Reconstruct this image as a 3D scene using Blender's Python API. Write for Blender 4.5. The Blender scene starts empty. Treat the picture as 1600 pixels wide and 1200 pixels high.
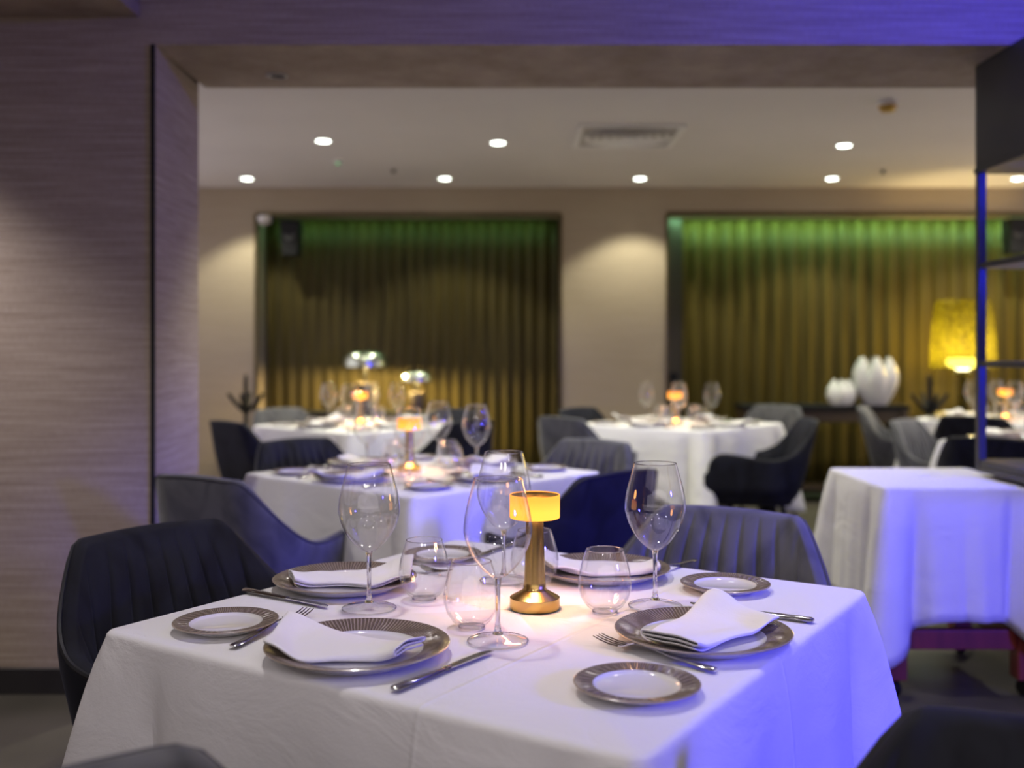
import bpy, bmesh, math, random
from mathutils import Vector, Matrix, noise
R = math.radians
PI = math.pi
random.seed(7)
sc = bpy.context.scene
C = sc.collection

# ------------------------------------------------------------------ camera
cam_d = bpy.data.cameras.new('camera')
cam = bpy.data.objects.new('camera', cam_d); C.objects.link(cam)
cam.location = (0, 0, 1.2)
cam.rotation_euler = (R(90), 0, 0)
cam_d.sensor_width = 36.0
cam_d.lens = 36.0
cam_d.shift_y = -50 / 1600
cam_d.clip_start = 0.05
cam_d.dof.use_dof = True
cam_d.dof.focus_distance = 1.74
cam_d.dof.aperture_fstop = 2.3
sc.camera = cam

# ------------------------------------------------------------------ world, view
w = bpy.data.worlds.new('world'); sc.world = w
w.use_nodes = True
w.node_tree.nodes['Background'].inputs['Color'].default_value = (0.02, 0.02, 0.025, 1)
w.node_tree.nodes['Background'].inputs['Strength'].default_value = 0.3
sc.view_settings.view_transform = 'Standard'
sc.view_settings.look = 'None'
sc.view_settings.exposure = 0.0
sc.view_settings.gamma = 1.0
sc.view_settings.use_curve_mapping = False
try:
    sc.cycles.use_denoising = True
    sc.cycles.denoiser = 'OPENIMAGEDENOISE'
    sc.cycles.max_bounces = 10
    sc.cycles.diffuse_bounces = 4
    sc.cycles.transparent_max_bounces = 32
    sc.cycles.caustics_reflective = False
    sc.cycles.caustics_refractive = False
    sc.cycles.sample_clamp_indirect = 4.0
    sc.cycles.blur_glossy = 0.4
except Exception:
    pass

# ------------------------------------------------------------------ lights
def light(name, kind, loc, energy, color, direction=None, **kw):
    l = bpy.data.lights.new(name, kind)
    l.energy = energy; l.color = color
    for k, v in kw.items():
        setattr(l, k, v)
    o = bpy.data.objects.new(name, l); C.objects.link(o)
    o.location = loc
    if direction is not None:
        o.rotation_euler = Vector(direction).to_track_quat('-Z', 'Y').to_euler()
    return o
WARM = (0.97, 0.95, 0.73)
COOL = (1.0, 0.93, 0.90)
BLUE = (0.055, 0.05, 1.0)
# the tall blue light of the bar beside the camera
for src, aim, ang, pw in (((3.1, 0.15, 1.62), (0.62, 1.45, 0.37), 29, 560), ((2.9, 0.3, 0.88), (1.50, 3.5, 0.56), 24, 390), ((3.1, 0.15, 1.30), (-0.12, 3.35, 0.46), 22, 900)):
    src = Vector(src)
    light('bar_led_light', 'SPOT', src, pw, BLUE, Vector(aim) - src, spot_size=R(ang), spot_blend=0.7, shadow_soft_size=0.16)
light('bar_led_upper_light', 'AREA', (1.9, 2.2, 2.52), 32, BLUE, (-0.35, 1.0, -0.02), shape='RECTANGLE', size=0.9, size_y=0.08)
# added soft fill behind the camera and at both ends of the back room
light('front_fill_light', 'AREA', (0.2, -2.5, 1.75), 30, (1.0, 0.90, 0.93), (0, 1, 0.12), shape='RECTANGLE', size=7.0, size_y=1.6)
light('back_left_fill_light', 'AREA', (-3.22, 6.3, 1.4), 25, (0.97, 0.89, 1.0), (1, 0, 0.06), shape='RECTANGLE', size=3.8, size_y=2.2)
light('back_right_fill_light', 'AREA', (4.82, 6.3, 1.4), 25, (0.97, 0.89, 1.0), (-1, 0, 0.06), shape='RECTANGLE', size=3.8, size_y=2.2)
# green led strips hidden in the heads of the curtain niches
light('niche_led_light', 'AREA', (-0.85, 8.645, 2.333), 2.4, (0.36, 1.0, 0.50), (0, 0.35, -1), shape='RECTANGLE', size=2.3, size_y=0.03)
light('niche_led_light', 'AREA', (3.2, 8.630, 2.333), 17.0, (0.40, 1.0, 0.55), (0, 0.35, -1), shape='RECTANGLE', size=3.8, size_y=0.03)

BACK_SPOTS = [(-1.21, 6.57), (-0.09, 6.63), (2.18, 6.72), (-2.07, 8.0), (-0.525, 8.0), (1.0, 8.0), (2.5, 8.0), (3.95, 8.0)]
BACK_HIDDEN = [(-0.5, 4.85), (0.95, 5.0), (3.3, 5.0)]
FRONT_SPOTS = [(-0.75, 0.2), (0.75, 0.2), (-0.35, 1.95), (0.85, 2.75)]
REAR_SPOTS = [(-0.9, -0.6), (0.6, -0.6), (2.1, -0.6), (-0.9, -1.8), (0.6, -1.8), (2.1, -1.8)]
WALL_SPOTS = [(-2.35, 3.1), (-2.2, 0.3)]  # the second one is added to brighten the upper left wall
Z_BACK, Z_FRONT, Z_SOFFIT, Z_LEFT = 2.56, 2.75, 2.28, 2.377
for (x, y) in BACK_SPOTS[:3] + BACK_HIDDEN:
    light('downlight_lamp', 'SPOT', (x, y, Z_BACK - 0.03), 105, WARM, (0, 0, -1), spot_size=R(110), spot_blend=0.6, shadow_soft_size=0.04)
for (x, y) in BACK_SPOTS[3:]:
    light('downlight_lamp', 'SPOT', (x, y, Z_BACK - 0.03), 58, WARM, (0, 0, -1), spot_size=R(108), spot_blend=0.38, shadow_soft_size=0.04)
for (x, y) in FRONT_SPOTS:
    light('downlight_lamp', 'SPOT', (x, y, Z_FRONT - 0.03), 4 if y < 1 else 56, COOL, (0, 0, -1), spot_size=R(95), spot_blend=0.6, shadow_soft_size=0.05)
for (x, y) in REAR_SPOTS:
    light('downlight_lamp', 'SPOT', (x, y, Z_FRONT - 0.03), 7 if x > 2 else 20, (1.0, 0.92, 0.97), (0, 0, -1), spot_size=R(172), spot_blend=0.35, shadow_soft_size=0.05)
for (x, y) in WALL_SPOTS:
    light('downlight_lamp', 'SPOT', (x, y, Z_LEFT - 0.03), 96 if y > 2 else 12, COOL, (0, 0, -1), spot_size=R(110 if y > 2 else 168), spot_blend=0.6, shadow_soft_size=0.05)

# ------------------------------------------------------------------ materials
def mat(name):
    m = bpy.data.materials.new(name); m.use_nodes = True
    nt = m.node_tree
    b = nt.nodes['Principled BSDF']
    return m, nt, b
def setp(b, **kw):
    for k, v in kw.items():
        n = {'base': 'Base Color', 'rough': 'Roughness', 'metal': 'Metallic', 'trans': 'Transmission Weight', 'sheen': 'Sheen Weight',
             'sheenr': 'Sheen Roughness', 'sheent': 'Sheen Tint', 'spec': 'Specular IOR Level', 'coat': 'Coat Weight', 'ior': 'IOR',
             'emit': 'Emission Color', 'emits': 'Emission Strength', 'aniso': 'Anisotropic', 'coatr': 'Coat Roughness'}[k]
        if isinstance(v, tuple) and len(v) == 3: v = (*v, 1)
        b.inputs[n].default_value = v
def simple(name, base, rough, **kw):
    m, nt, b = mat(name); setp(b, base=base, rough=rough, **kw); return m
def node(nt, t, **kw):
    n = nt.nodes.new(t)
    for k, v in kw.items():
        if k in n.inputs: n.inputs[k].default_value = v
        else: setattr(n, k, v)
    return n
def ramp(nt, fac, c0, c1, p0=0.0, p1=1.0):
    r = nt.nodes.new('ShaderNodeValToRGB')
    r.color_ramp.elements[0].position = p0; r.color_ramp.elements[1].position = p1
    r.color_ramp.elements[0].color = (*c0, 1); r.color_ramp.elements[1].color = (*c1, 1)
    nt.links.new(fac, r.inputs[0]); return r.outputs[0]
def coords(nt, scale, kind='Object'):
    t = nt.nodes.new('ShaderNodeTexCoord'); m = nt.nodes.new('ShaderNodeMapping')
    m.inputs['Scale'].default_value = scale
    nt.links.new(t.outputs[kind], m.inputs[0]); return m.outputs[0]
def bump(nt, b, h, strength, dist=0.002):
    n = nt.nodes.new('ShaderNodeBump'); n.inputs['Strength'].default_value = strength; n.inputs['Distance'].default_value = dist
    nt.links.new(h, n.inputs['Height']); nt.links.new(n.outputs[0], b.inputs['Normal'])
M = {}
def noisy(name, c0, c1, scale, rough, detail=4, bumps=0.0, dist=0.002, p0=0.3, p1=0.7, **kw):
    m, nt, b = mat(name)
    v = coords(nt, scale)
    n = node(nt, 'ShaderNodeTexNoise', Scale=1.0, Detail=detail)
    nt.links.new(v, n.inputs['Vector'])
    nt.links.new(ramp(nt, n.outputs[0], c0, c1, p0, p1), b.inputs['Base Color'])
    setp(b, rough=rough, **kw)
    if bumps: bump(nt, b, n.outputs[0], bumps, dist)
    M[name] = m; return m
# grasscloth wallpaper: long horizontal fibres
def grasscloth(name, c0, c1):
    m, nt, b = mat(name)
    v = coords(nt, (3.5, 3.5, 150)); n = node(nt, 'ShaderNodeTexNoise', Scale=1.0, Detail=5.0, Roughness=0.65)
    nt.links.new(v, n.inputs['Vector'])
    v2 = coords(nt, (180, 180, 30)); n2 = node(nt, 'ShaderNodeTexNoise', Scale=1.0, Detail=2.0)
    nt.links.new(v2, n2.inputs['Vector'])
    mx = node(nt, 'ShaderNodeMath', operation='MULTIPLY_ADD'); mx.inputs[1].default_value = 0.3
    nt.links.new(n2.outputs[0], mx.inputs[0]); nt.links.new(n.outputs[0], mx.inputs[2])
    nt.links.new(ramp(nt, mx.outputs[0], c0, c1, 0.40, 0.88), b.inputs['Base Color'])
    setp(b, rough=0.75, spec=0.2); bump(nt, b, mx.outputs[0], 0.35, 0.003)
    M[name] = m
grasscloth('grasscloth', (0.25, 0.19, 0.15), (0.46, 0.38, 0.31))
grasscloth('grasscloth_back', (0.33, 0.27, 0.19), (0.40, 0.33, 0.245))
noisy('ceiling_white', (0.66, 0.62, 0.61), (0.70, 0.66, 0.65), (1.5, 1.5, 1.5), 0.8)
noisy('floor_stone', (0.060, 0.055, 0.045), (0.11, 0.10, 0.082), (2.2, 2.2, 2.2), 0.34, detail=6, bumps=0.05)
noisy('baseboard_dark', (0.014, 0.012, 0.014), (0.022, 0.02, 0.022), (9, 9, 9), 0.45)
noisy('curtain_olive', (0.060, 0.044, 0.007), (0.105, 0.078, 0.014), (14, 14, 0.9), 0.6, detail=3, spec=0.25)
noisy('curtain_brown', (0.038, 0.029, 0.006), (0.066, 0.049, 0.010), (18, 18, 1.1), 0.6, detail=3, spec=0.25)
noisy('niche_panel', (0.03, 0.025, 0.014), (0.045, 0.036, 0.02), (5, 5, 1), 0.6)
noisy('bronze_trim', (0.10, 0.075, 0.035), (0.14, 0.105, 0.05), (20, 20, 20), 0.4, metal=0.7)
noisy('walnut', (0.035, 0.022, 0.014), (0.06, 0.038, 0.022), (3, 3, 30), 0.45)
noisy('red_wood', (0.17, 0.022, 0.016), (0.26, 0.036, 0.026), (30, 30, 3), 0.42)
M['black'] = simple('black_metal', (0.010, 0.010, 0.011), 0.55, spec=0.2)
M['shelf'] = noisy('shelf_metal', (0.022, 0.022, 0.024), (0.032, 0.032, 0.034), (6, 6, 6), 0.5)
M['white_plastic'] = simple('white_plastic', (0.80, 0.78, 0.77), 0.45)
M['amber'] = simple('amber_plastic', (0.5, 0.30, 0.05), 0.35)
M['vent_grey'] = simple('vent_grey', (0.45, 0.42, 0.41), 0.6)
def cloth_mat(name, col, crease=True):
    m, nt, b = mat(name)
    v = coords(nt, (420, 420, 420)); n = node(nt, 'ShaderNodeTexNoise', Scale=1.0, Detail=2.0)
    nt.links.new(v, n.inputs['Vector'])
    v2 = coords(nt, (5.0, 5.0, 9.0)); n2 = node(nt, 'ShaderNodeTexNoise', Scale=1.0, Detail=5.0, Distortion=0.8)
    nt.links.new(v2, n2.inputs['Vector'])
    mx = node(nt, 'ShaderNodeMath', operation='MULTIPLY_ADD'); mx.inputs[1].default_value = 0.035
    nt.links.new(n.outputs[0], mx.inputs[0]); nt.links.new(n2.outputs[0], mx.inputs[2])
    h = mx.outputs[0]
    if crease:            # the pressed fold lines of an ironed cloth
        tc = nt.nodes.new('ShaderNodeTexCoord'); sp = nt.nodes.new('ShaderNodeSeparateXYZ'); nt.links.new(tc.outputs['Object'], sp.inputs[0])
        for ax, off in (('X', 0.17), ('Y', -0.02)):
            d = node(nt, 'ShaderNodeMath', operation='SUBTRACT'); d.inputs[1].default_value = off; nt.links.new(sp.outputs[ax], d.inputs[0])
            a = node(nt, 'ShaderNodeMath', operation='ABSOLUTE'); nt.links.new(d.outputs[0], a.inputs[0])
            mr = node(nt, 'ShaderNodeMapRange'); mr.inputs['From Min'].default_value = 0; mr.inputs['From Max'].default_value = 0.006
            mr.inputs['To Min'].default_value = 0.14; mr.inputs['To Max'].default_value = 0
            nt.links.new(a.outputs[0], mr.inputs['Value'])
            ad = node(nt, 'ShaderNodeMath', operation='ADD'); nt.links.new(h, ad.inputs[0]); nt.links.new(mr.outputs[0], ad.inputs[1]); h = ad.outputs[0]
    setp(b, base=col, rough=0.8, spec=0.15, sheen=0.1)
    bump(nt, b, h, 0.6, 0.014)
    M[name] = m
cloth_mat('cloth', (0.80, 0.79, 0.80))
cloth_mat('napkin_cloth', (0.84, 0.83, 0.83), False)
def velvet(name, c0, c1, sheen, tint):
    m, nt, b = mat(name)
    v = coords(nt, (9, 9, 5)); n = node(nt, 'ShaderNodeTexNoise', Scale=1.0, Detail=4.0, Distortion=1.2)
    nt.links.new(v, n.inputs['Vector'])
    nt.links.new(ramp(nt, n.outputs[0], c0, c1, 0.36, 0.62), b.inputs['Base Color'])
    setp(b, rough=0.75, spec=0.15, sheen=sheen, sheenr=0.42, sheent=tint)
    M[name] = m
velvet('velvet_dark', (0.010, 0.010, 0.013), (0.017, 0.018, 0.025), 0.09, (0.45, 0.47, 0.7))
velvet('velvet_grey', (0.070, 0.070, 0.078), (0.115, 0.115, 0.125), 0.35, (0.8, 0.8, 0.9))
M['piping_dark'] = simple('piping_dark', (0.006, 0.006, 0.009), 0.6)
M['piping_grey'] = simple('piping_grey', (0.05, 0.05, 0.06), 0.6)
M['brass'] = simple('brushed_brass', (0.74, 0.51, 0.17), 0.24, metal=1.0, aniso=0.6)
M['dome_metal'] = simple('dome_metal', (0.60, 0.66, 0.55), 0.22, metal=1.0)
M['chrome'] = simple('chrome', (0.75, 0.76, 0.74), 0.10, metal=1.0)
M['steel'] = simple('cutlery_steel', (0.62, 0.60, 0.58), 0.16, metal=1.0)
M['porcelain'] = simple('porcelain', (0.74, 0.73, 0.72), 0.10, coat=0.4, coatr=0.04)
def rim_mat():
    m, nt, b = mat('taupe_glaze')
    tc = nt.nodes.new('ShaderNodeTexCoord'); sp = nt.nodes.new('ShaderNodeSeparateXYZ'); nt.links.new(tc.outputs['Object'], sp.inputs[0])
    an = node(nt, 'ShaderNodeMath', operation='ARCTAN2'); nt.links.new(sp.outputs['Y'], an.inputs[0]); nt.links.new(sp.outputs['X'], an.inputs[1])
    v = coords(nt, (28, 28, 28)); n = node(nt, 'ShaderNodeTexNoise', Scale=1.0, Detail=3.0); nt.links.new(v, n.inputs['Vector'])
    ph = node(nt, 'ShaderNodeMath', operation='MULTIPLY'); ph.inputs[1].default_value = 138.0; nt.links.new(an.outputs[0], ph.inputs[0])
    ad = node(nt, 'ShaderNodeMath', operation='MULTIPLY_ADD'); ad.inputs[1].default_value = 9.0; nt.links.new(n.outputs[0], ad.inputs[0]); nt.links.new(ph.outputs[0], ad.inputs[2])
    sn = node(nt, 'ShaderNodeMath', operation='SINE'); nt.links.new(ad.outputs[0], sn.inputs[0])
    nt.links.new(ramp(nt, sn.outputs[0], (0.125, 0.095, 0.072), (0.33, 0.27, 0.215), 0.2, 1.0), b.inputs['Base Color'])   # glaze breaks lighter on each rib
    bump(nt, b, sn.outputs[0], 0.5, 0.0006)
    setp(b, rough=0.24, coat=0.2, coatr=0.06); M['taupe'] = m
rim_mat()
M['taupe_light'] = simple('taupe_light', (0.33, 0.27, 0.22), 0.25, coat=0.2)
def thin_glass(name, ior, tint):
    m, nt, b = mat(name); nt.nodes.remove(b)
    tr = node(nt, 'ShaderNodeBsdfTransparent'); tr.inputs['Color'].default_value = (*tint, 1)
    gl = node(nt, 'ShaderNodeBsdfGlossy'); gl.inputs['Roughness'].default_value = 0.0; gl.inputs['Color'].default_value = (1, 1, 1, 1)
    fr = node(nt, 'ShaderNodeFresnel'); fr.inputs['IOR'].default_value = ior
    ge = nt.nodes.new('ShaderNodeNewGeometry')      # same reflectance seen from inside the wall of the glass as from outside
    mr = node(nt, 'ShaderNodeMapRange'); mr.inputs['To Min'].default_value = ior; mr.inputs['To Max'].default_value = 1 / ior
    nt.links.new(ge.outputs['Backfacing'], mr.inputs['Value']); nt.links.new(mr.outputs[0], fr.inputs['IOR'])
    mx = nt.nodes.new('ShaderNodeMixShader')
    nt.links.new(fr.outputs[0], mx.inputs[0]); nt.links.new(tr.outputs[0], mx.inputs[1]); nt.links.new(gl.outputs[0], mx.inputs[2])
    nt.links.new(mx.outputs[0], nt.nodes['Material Output'].inputs['Surface']); M[name] = m
thin_glass('thin_glass', 1.55, (0.99, 0.99, 0.99))
M['thick_glass'] = simple('thick_glass', (1, 1, 1), 0.0, trans=1.0, ior=1.5)
def emitter(name, col, strength):
    m, nt, b = mat(name); nt.nodes.remove(b)
    e = node(nt, 'ShaderNodeEmission'); e.inputs['Color'].default_value = (*col, 1); e.inputs['Strength'].default_value = strength
    nt.links.new(e.outputs[0], nt.nodes['Material Output'].inputs['Surface']); M[name] = m
emitter('downlight_glow', (0.92, 1.0, 0.88), 14)
emitter('bulb_glow', (1.0, 0.88, 0.50), 9)
emitter('blue_glow', (0.03, 0.16, 1.0), 3.0)
emitter('green_led', (0.1, 0.9, 0.25), 0.6)
def shade_mat():
    m, nt, b = mat('amber_shade'); nt.nodes.remove(b)
    tc = nt.nodes.new('ShaderNodeTexCoord'); sp = nt.nodes.new('ShaderNodeSeparateXYZ'); nt.links.new(tc.outputs['Generated'], sp.inputs[0])
    r = ramp(nt, sp.outputs['Z'], (1.0, 0.385, 0.036), (1.0, 0.27, 0.024), 0.35, 0.85)
    e = node(nt, 'ShaderNodeEmission'); e.inputs['Strength'].default_value = 2.2; nt.links.new(r, e.inputs['Color'])
    g = node(nt, 'ShaderNodeBsdfDiffuse'); g.inputs['Color'].default_value = (0.25, 0.15, 0.05, 1)
    a = nt.nodes.new('ShaderNodeAddShader'); nt.links.new(e.outputs[0], a.inputs[0]); nt.links.new(g.outputs[0], a.inputs[1])
    nt.links.new(a.outputs[0], nt.nodes['Material Output'].inputs['Surface']); M['amber_shade'] = m
shade_mat()
def lampshade_mat():
    m, nt, b = mat('yellow_resin')
    v = coords(nt, (38, 38, 38)); vo = node(nt, 'ShaderNodeTexVoronoi', Scale=1.0); nt.links.new(v, vo.inputs['Vector'])
    col = ramp(nt, vo.outputs['Distance'], (0.19, 0.175, 0.012), (0.05, 0.044, 0.004), 0.15, 0.6)     # small moulded facets
    nt.links.new(col, b.inputs['Base Color']); setp(b, rough=0.25)
    bump(nt, b, vo.outputs['Distance'], 0.8, 0.004)
    t = node(nt, 'ShaderNodeBsdfTranslucent'); nt.links.new(col, t.inputs['Color'])
    tp = node(nt, 'ShaderNodeBsdfTransparent'); tp.inputs['Color'].default_value = (0.85, 0.76, 0.2, 1)
    mx = nt.nodes.new('ShaderNodeMixShader'); mx.inputs[0].default_value = 0.6
    mx2 = nt.nodes.new('ShaderNodeMixShader'); mx2.inputs[0].default_value = 0.35
    nt.links.new(b.outputs[0], mx.inputs[1]); nt.links.new(t.outputs[0], mx.inputs[2])
    nt.links.new(mx.outputs[0], mx2.inputs[1]); nt.links.new(tp.outputs[0], mx2.inputs[2])
    nt.links.new(mx2.outputs[0], nt.nodes['Material Output'].inputs['Surface']); M['yellow_resin'] = m
lampshade_mat()

# ------------------------------------------------------------------ mesh helpers
class MB:
    def __init__(s): s.v = []; s.f = []
    def add(s, vs, fs):
        o = len(s.v); s.v += [tuple(x) for x in vs]; s.f += [tuple(i + o for i in q) for q in fs]; return s
    def box(s, x0, x1, y0, y1, z0, z1):
        return s.add([(x0, y0, z0), (x1, y0, z0), (x1, y1, z0), (x0, y1, z0), (x0, y0, z1), (x1, y0, z1), (x1, y1, z1), (x0, y1, z1)],
                     [(0, 3, 2, 1), (4, 5, 6, 7), (0, 1, 5, 4), (1, 2, 6, 5), (2, 3, 7, 6), (3, 0, 4, 7)])
    def lathe(s, prof, n=32, cap0=True, cap1=True, c=(0, 0, 0)):
        vs = []; fs = []
        for (r, z) in prof:
            for k in range(n):
                a = 2 * PI * k / n; vs.append((c[0] + r * math.cos(a), c[1] + r * math.sin(a), c[2] + z))
        m = len(prof)
        for i in range(m - 1):
            for k in range(n):
                k2 = (k + 1) % n; fs.append((i * n + k, i * n + k2, (i + 1) * n + k2, (i + 1) * n + k))
        if cap0: fs.append(tuple(reversed(range(n))))
        if cap1: fs.append(tuple(range((m - 1) * n, m * n)))
        return s.add(vs, fs)
    def tube(s, pts, rad, n=8, flat=1.0):
        pts = [Vector(p) for p in pts]; m = len(pts); vs = []; fs = []
        rr = rad if isinstance(rad, (list, tuple)) else [rad] * m
        up = Vector((0, 0, 1))
        for i, p in enumerate(pts):
            t = (pts[min(i + 1, m - 1)] - pts[max(i - 1, 0)]).normalized()
            a = t.cross(up)
            if a.length < 1e-3: a = t.cross(Vector((0, 1, 0)))
            a.normalize(); b = a.cross(t).normalized()
            for k in range(n):
                q = 2 * PI * k / n
                vs.append(p + a * (rr[i] * math.cos(q)) + b * (rr[i] * flat * math.sin(q)))
        for i in range(m - 1):
            for k in range(n):
                k2 = (k + 1) % n; fs.append((i * n + k, i * n + k2, (i + 1) * n + k2, (i + 1) * n + k))
        fs.append(tuple(reversed(range(n)))); fs.append(tuple(range((m - 1) * n, m * n)))
        return s.add(vs, fs)
    def grid(s, rows, close=False):
        m = len(rows); n = len(rows[0]); vs = [p for r in rows for p in r]; fs = []
        for i in range(m - 1):
            for k in range(n if close else n - 1):
                k2 = (k + 1) % n; fs.append((i * n + k, i * n + k2, (i + 1) * n + k2, (i + 1) * n + k))
        return s.add(vs, fs)
    def mesh(s, name, smooth=True, fix=True):
        me = bpy.data.meshes.new(name); me.from_pydata(s.v, [], s.f); me.update()
        if fix:
            bm = bmesh.new(); bm.from_mesh(me); bmesh.ops.recalc_face_normals(bm, faces=bm.faces); bm.to_mesh(me); bm.free()
        if smooth:
            me.polygons.foreach_set('use_smooth', [True] * len(me.polygons))
            try: me.set_sharp_from_angle(angle=R(40))
            except Exception: pass
        return me
    def build(s, name, m, parent=None, smooth=True, fix=True, bevel=0.0):
        me = s.mesh(name, smooth, fix)
        me.materials.append(M[m] if isinstance(m, str) else m)
        o = bpy.data.objects.new(name, me); C.objects.link(o)
        if parent: o.parent = parent
        if bevel:
            b = o.modifiers.new('bevel', 'BEVEL'); b.width = bevel; b.segments = 3; b.limit_method = 'ANGLE'
        return o
def tag(o, label, cat, group=None, kind=None):
    o['label'] = label
    if cat: o['category'] = cat
    if group: o['group'] = group
    if kind: o['kind'] = kind
    return o
def thing(name, label, cat, loc=(0, 0, 0), rz=0.0, group=None):
    o = bpy.data.objects.new(name, None); C.objects.link(o); o.empty_display_size = 0.05
    o.location = loc; o.rotation_euler = (0, 0, rz)
    return tag(o, label, cat, group)
def dup(root, label, loc, rz=0.0, group=None, scale=1.0):
    r = root.copy(); C.objects.link(r); r.location = loc; r.rotation_euler = (0, 0, rz); r.scale = (scale,) * 3
    r['label'] = label
    if group: r['group'] = group
    for ch in root.children:
        c = ch.copy(); C.objects.link(c); c.parent = r
        for g in ch.children:
            d = g.copy(); C.objects.link(d); d.parent = c
    return r
class Kind:
    """First placement uses the prototype itself, later ones copy it."""
    def __init__(s, root): s.root = root; s.used = False
    def place(s, label, loc, rz=0.0, group=None):
        if s.used: return dup(s.root, label, loc, rz, group)
        s.used = True; s.root.location = loc; s.root.rotation_euler = (0, 0, rz); s.root['label'] = label
        if group: s.root['group'] = group
        return s.root
def sm(a, b, x):
    t = max(0.0, min(1.0, (x - a) / (b - a))); return t * t * (3 - 2 * t)
def struct(name, mb, m, label, smooth=False, bevel=0):
    o = mb.build(name, m, smooth=smooth, bevel=bevel); tag(o, label, None, None, 'structure'); return o

# ------------------------------------------------------------------ the setting
XL, XR = -3.3, 4.9        # outer side walls
Y0, YF, YJ, YB, YN = -2.6, 3.6, 4.19, 8.46, 8.86
struct('floor', MB().box(XL - .1, XR + .1, Y0 - .1, YN + .2, -0.1, 0), 'floor_stone', 'dark polished stone floor')
# divider wall with the wide opening; its left jamb is part of the same block
struct('wall_divider', MB().add([(XL, YF, 0), (-1.253, YF, 0), (-1.283, YJ, 0), (XL, YJ, 0), (XL, YF, 3), (-1.253, YF, 3), (-1.283, YJ, 3), (XL, YJ, 3)],
       [(0, 3, 2, 1), (4, 5, 6, 7), (0, 1, 5, 4), (1, 2, 6, 5), (2, 3, 7, 6), (3, 0, 4, 7)]), 'grasscloth', 'taupe grasscloth wall left of the wide opening')
struct('trim_beam', MB().box(-1.253, XR, YF, YJ, Z_SOFFIT, 3.0), 'grasscloth', 'grasscloth covered beam over the wide opening')
struct('wall_right', MB().box(3.6, XR, YF, YJ, 0, Z_SOFFIT), 'grasscloth', 'grasscloth wall right of the wide opening')
struct('trim_1', MB().box(-1.268, -1.254, YF - 0.010, YF + 0.02, 0, Z_SOFFIT), 'black', 'black metal strip edging the opening')
struct('baseboard_left', MB().box(XL, -1.27, YF - 0.015, YF, 0, 0.092), 'baseboard_dark', 'dark baseboard along the left wall', bevel=0.003)
struct('wall_left', MB().box(XL - .1, XL, Y0, YN, 0, 3), 'grasscloth', 'grasscloth side wall on the left')
struct('wall_side', MB().box(XR, XR + .1, Y0, YN, 0, 3), 'grasscloth', 'grasscloth side wall on the right')
struct('wall_front', MB().box(XL, XR, Y0 - .1, Y0, 0, 3), 'grasscloth', 'grasscloth wall behind the camera')
struct('ceiling_left', MB().box(XL, -1.31, Y0, YF, Z_LEFT, 3.0), 'grasscloth', 'lowered taupe ceiling panel at the left')
struct('ceiling_front', MB().box(-1.31, XR, Y0, YF, Z_FRONT, 3.0), 'ceiling_white', 'raised ceiling over the front tables')
struct('ceiling', MB().box(XL, XR, YJ, YN + .1, Z_BACK, 2.8), 'ceiling_white', 'white ceiling of the back room')
# back wall: head, piers and niche backs
NZ = 2.337
wb = MB().box(XL, XR, YB, YN, NZ, Z_BACK).box(XL, -2.115, YB, YN, 0, NZ).box(0.402, 1.28, YB, YN, 0, NZ)
struct('wall_back', wb, 'grasscloth_back', 'beige wall at the back with two curtained niches')
struct('wall_niche', MB().box(XL, XR, YN, YN + .1, 0, NZ), 'niche_panel', 'dark back panel of the curtain niches')
struct('baseboard_back', MB().box(0.405, 1.278, YB - 0.014, YB, 0, 0.1).box(XL, -2.117, YB - 0.014, YB, 0, 0.1), 'baseboard_dark', 'dark baseboard along the back wall', bevel=0.003)
t = MB()
for (x0, x1) in ((-2.115, 0.402),):
    t.box(x0 - .012, x0 + .012, YB - .012, YB + .02, 0, NZ).box(x1 - .012, x1 + .012, YB - .012, YB + .02, 0, NZ).box(x0, x1, YB - .012, YB + .02, NZ - .015, NZ + .015)
struct('trim_2', t, 'bronze_trim', 'slim bronze frame of the left curtain niche')
t = MB().box(1.268, 1.292, YB - .012, YB + .02, 0, NZ).box(1.28, XR, YB - .012, YB + .02, NZ - .015, NZ + .022)
struct('trim_3', t, 'bronze_trim', 'slim bronze frame of the right curtain niche')
struct('trim_4', MB().box(1.285, 1.44, 8.70, YN - .005, 0, NZ - .005), 'niche_panel', 'flat dark panel at the left end of right niche')

# curtains hang as folded sheets
def curtain(x0, x1, y, z0, z1, lam, amp, m, label, seed):
    rnd = random.Random(seed); n = int((x1 - x0) / lam * 14); rows = []
    ph = [rnd.uniform(0, 6.28) for _ in range(4)]
    for j in range(9):
        v = j / 8; row = []
        for i in range(n + 1):
            x = x0 + (x1 - x0) * i / n
            wv = math.sin(2 * PI * x / lam + 1.3 * math.sin(x * 2.1 + ph[0]) + 0.25 * v * math.sin(3 * x + ph[1]))
            am = amp * (0.75 + 0.25 * math.sin(1.7 * x + ph[2])) * (0.75 + 0.25 * (1 - v))
            row.append((x + 0.25 * amp * math.cos(4 * PI * x / lam), y + am * wv, z0 + (z1 - z0) * v))
        rows.append(row)
    o = MB().grid(rows).build('curtain', m, fix=False)
    so = o.modifiers.new('thickness', 'SOLIDIFY'); so.thickness = 0.004
    tag(o, label, 'curtain')
curtain(-2.09, 0.38, 8.745, 0.02, NZ - .01, 0.105, 0.022, 'curtain_brown', 'dark olive pleated curtain in the left wall niche', 3)
curtain(1.46, 4.85, 8.735, 0.02, NZ - .01, 0.135, 0.034, 'curtain_olive', 'golden olive pleated curtain behind the tall yellow lamp', 5)

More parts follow.
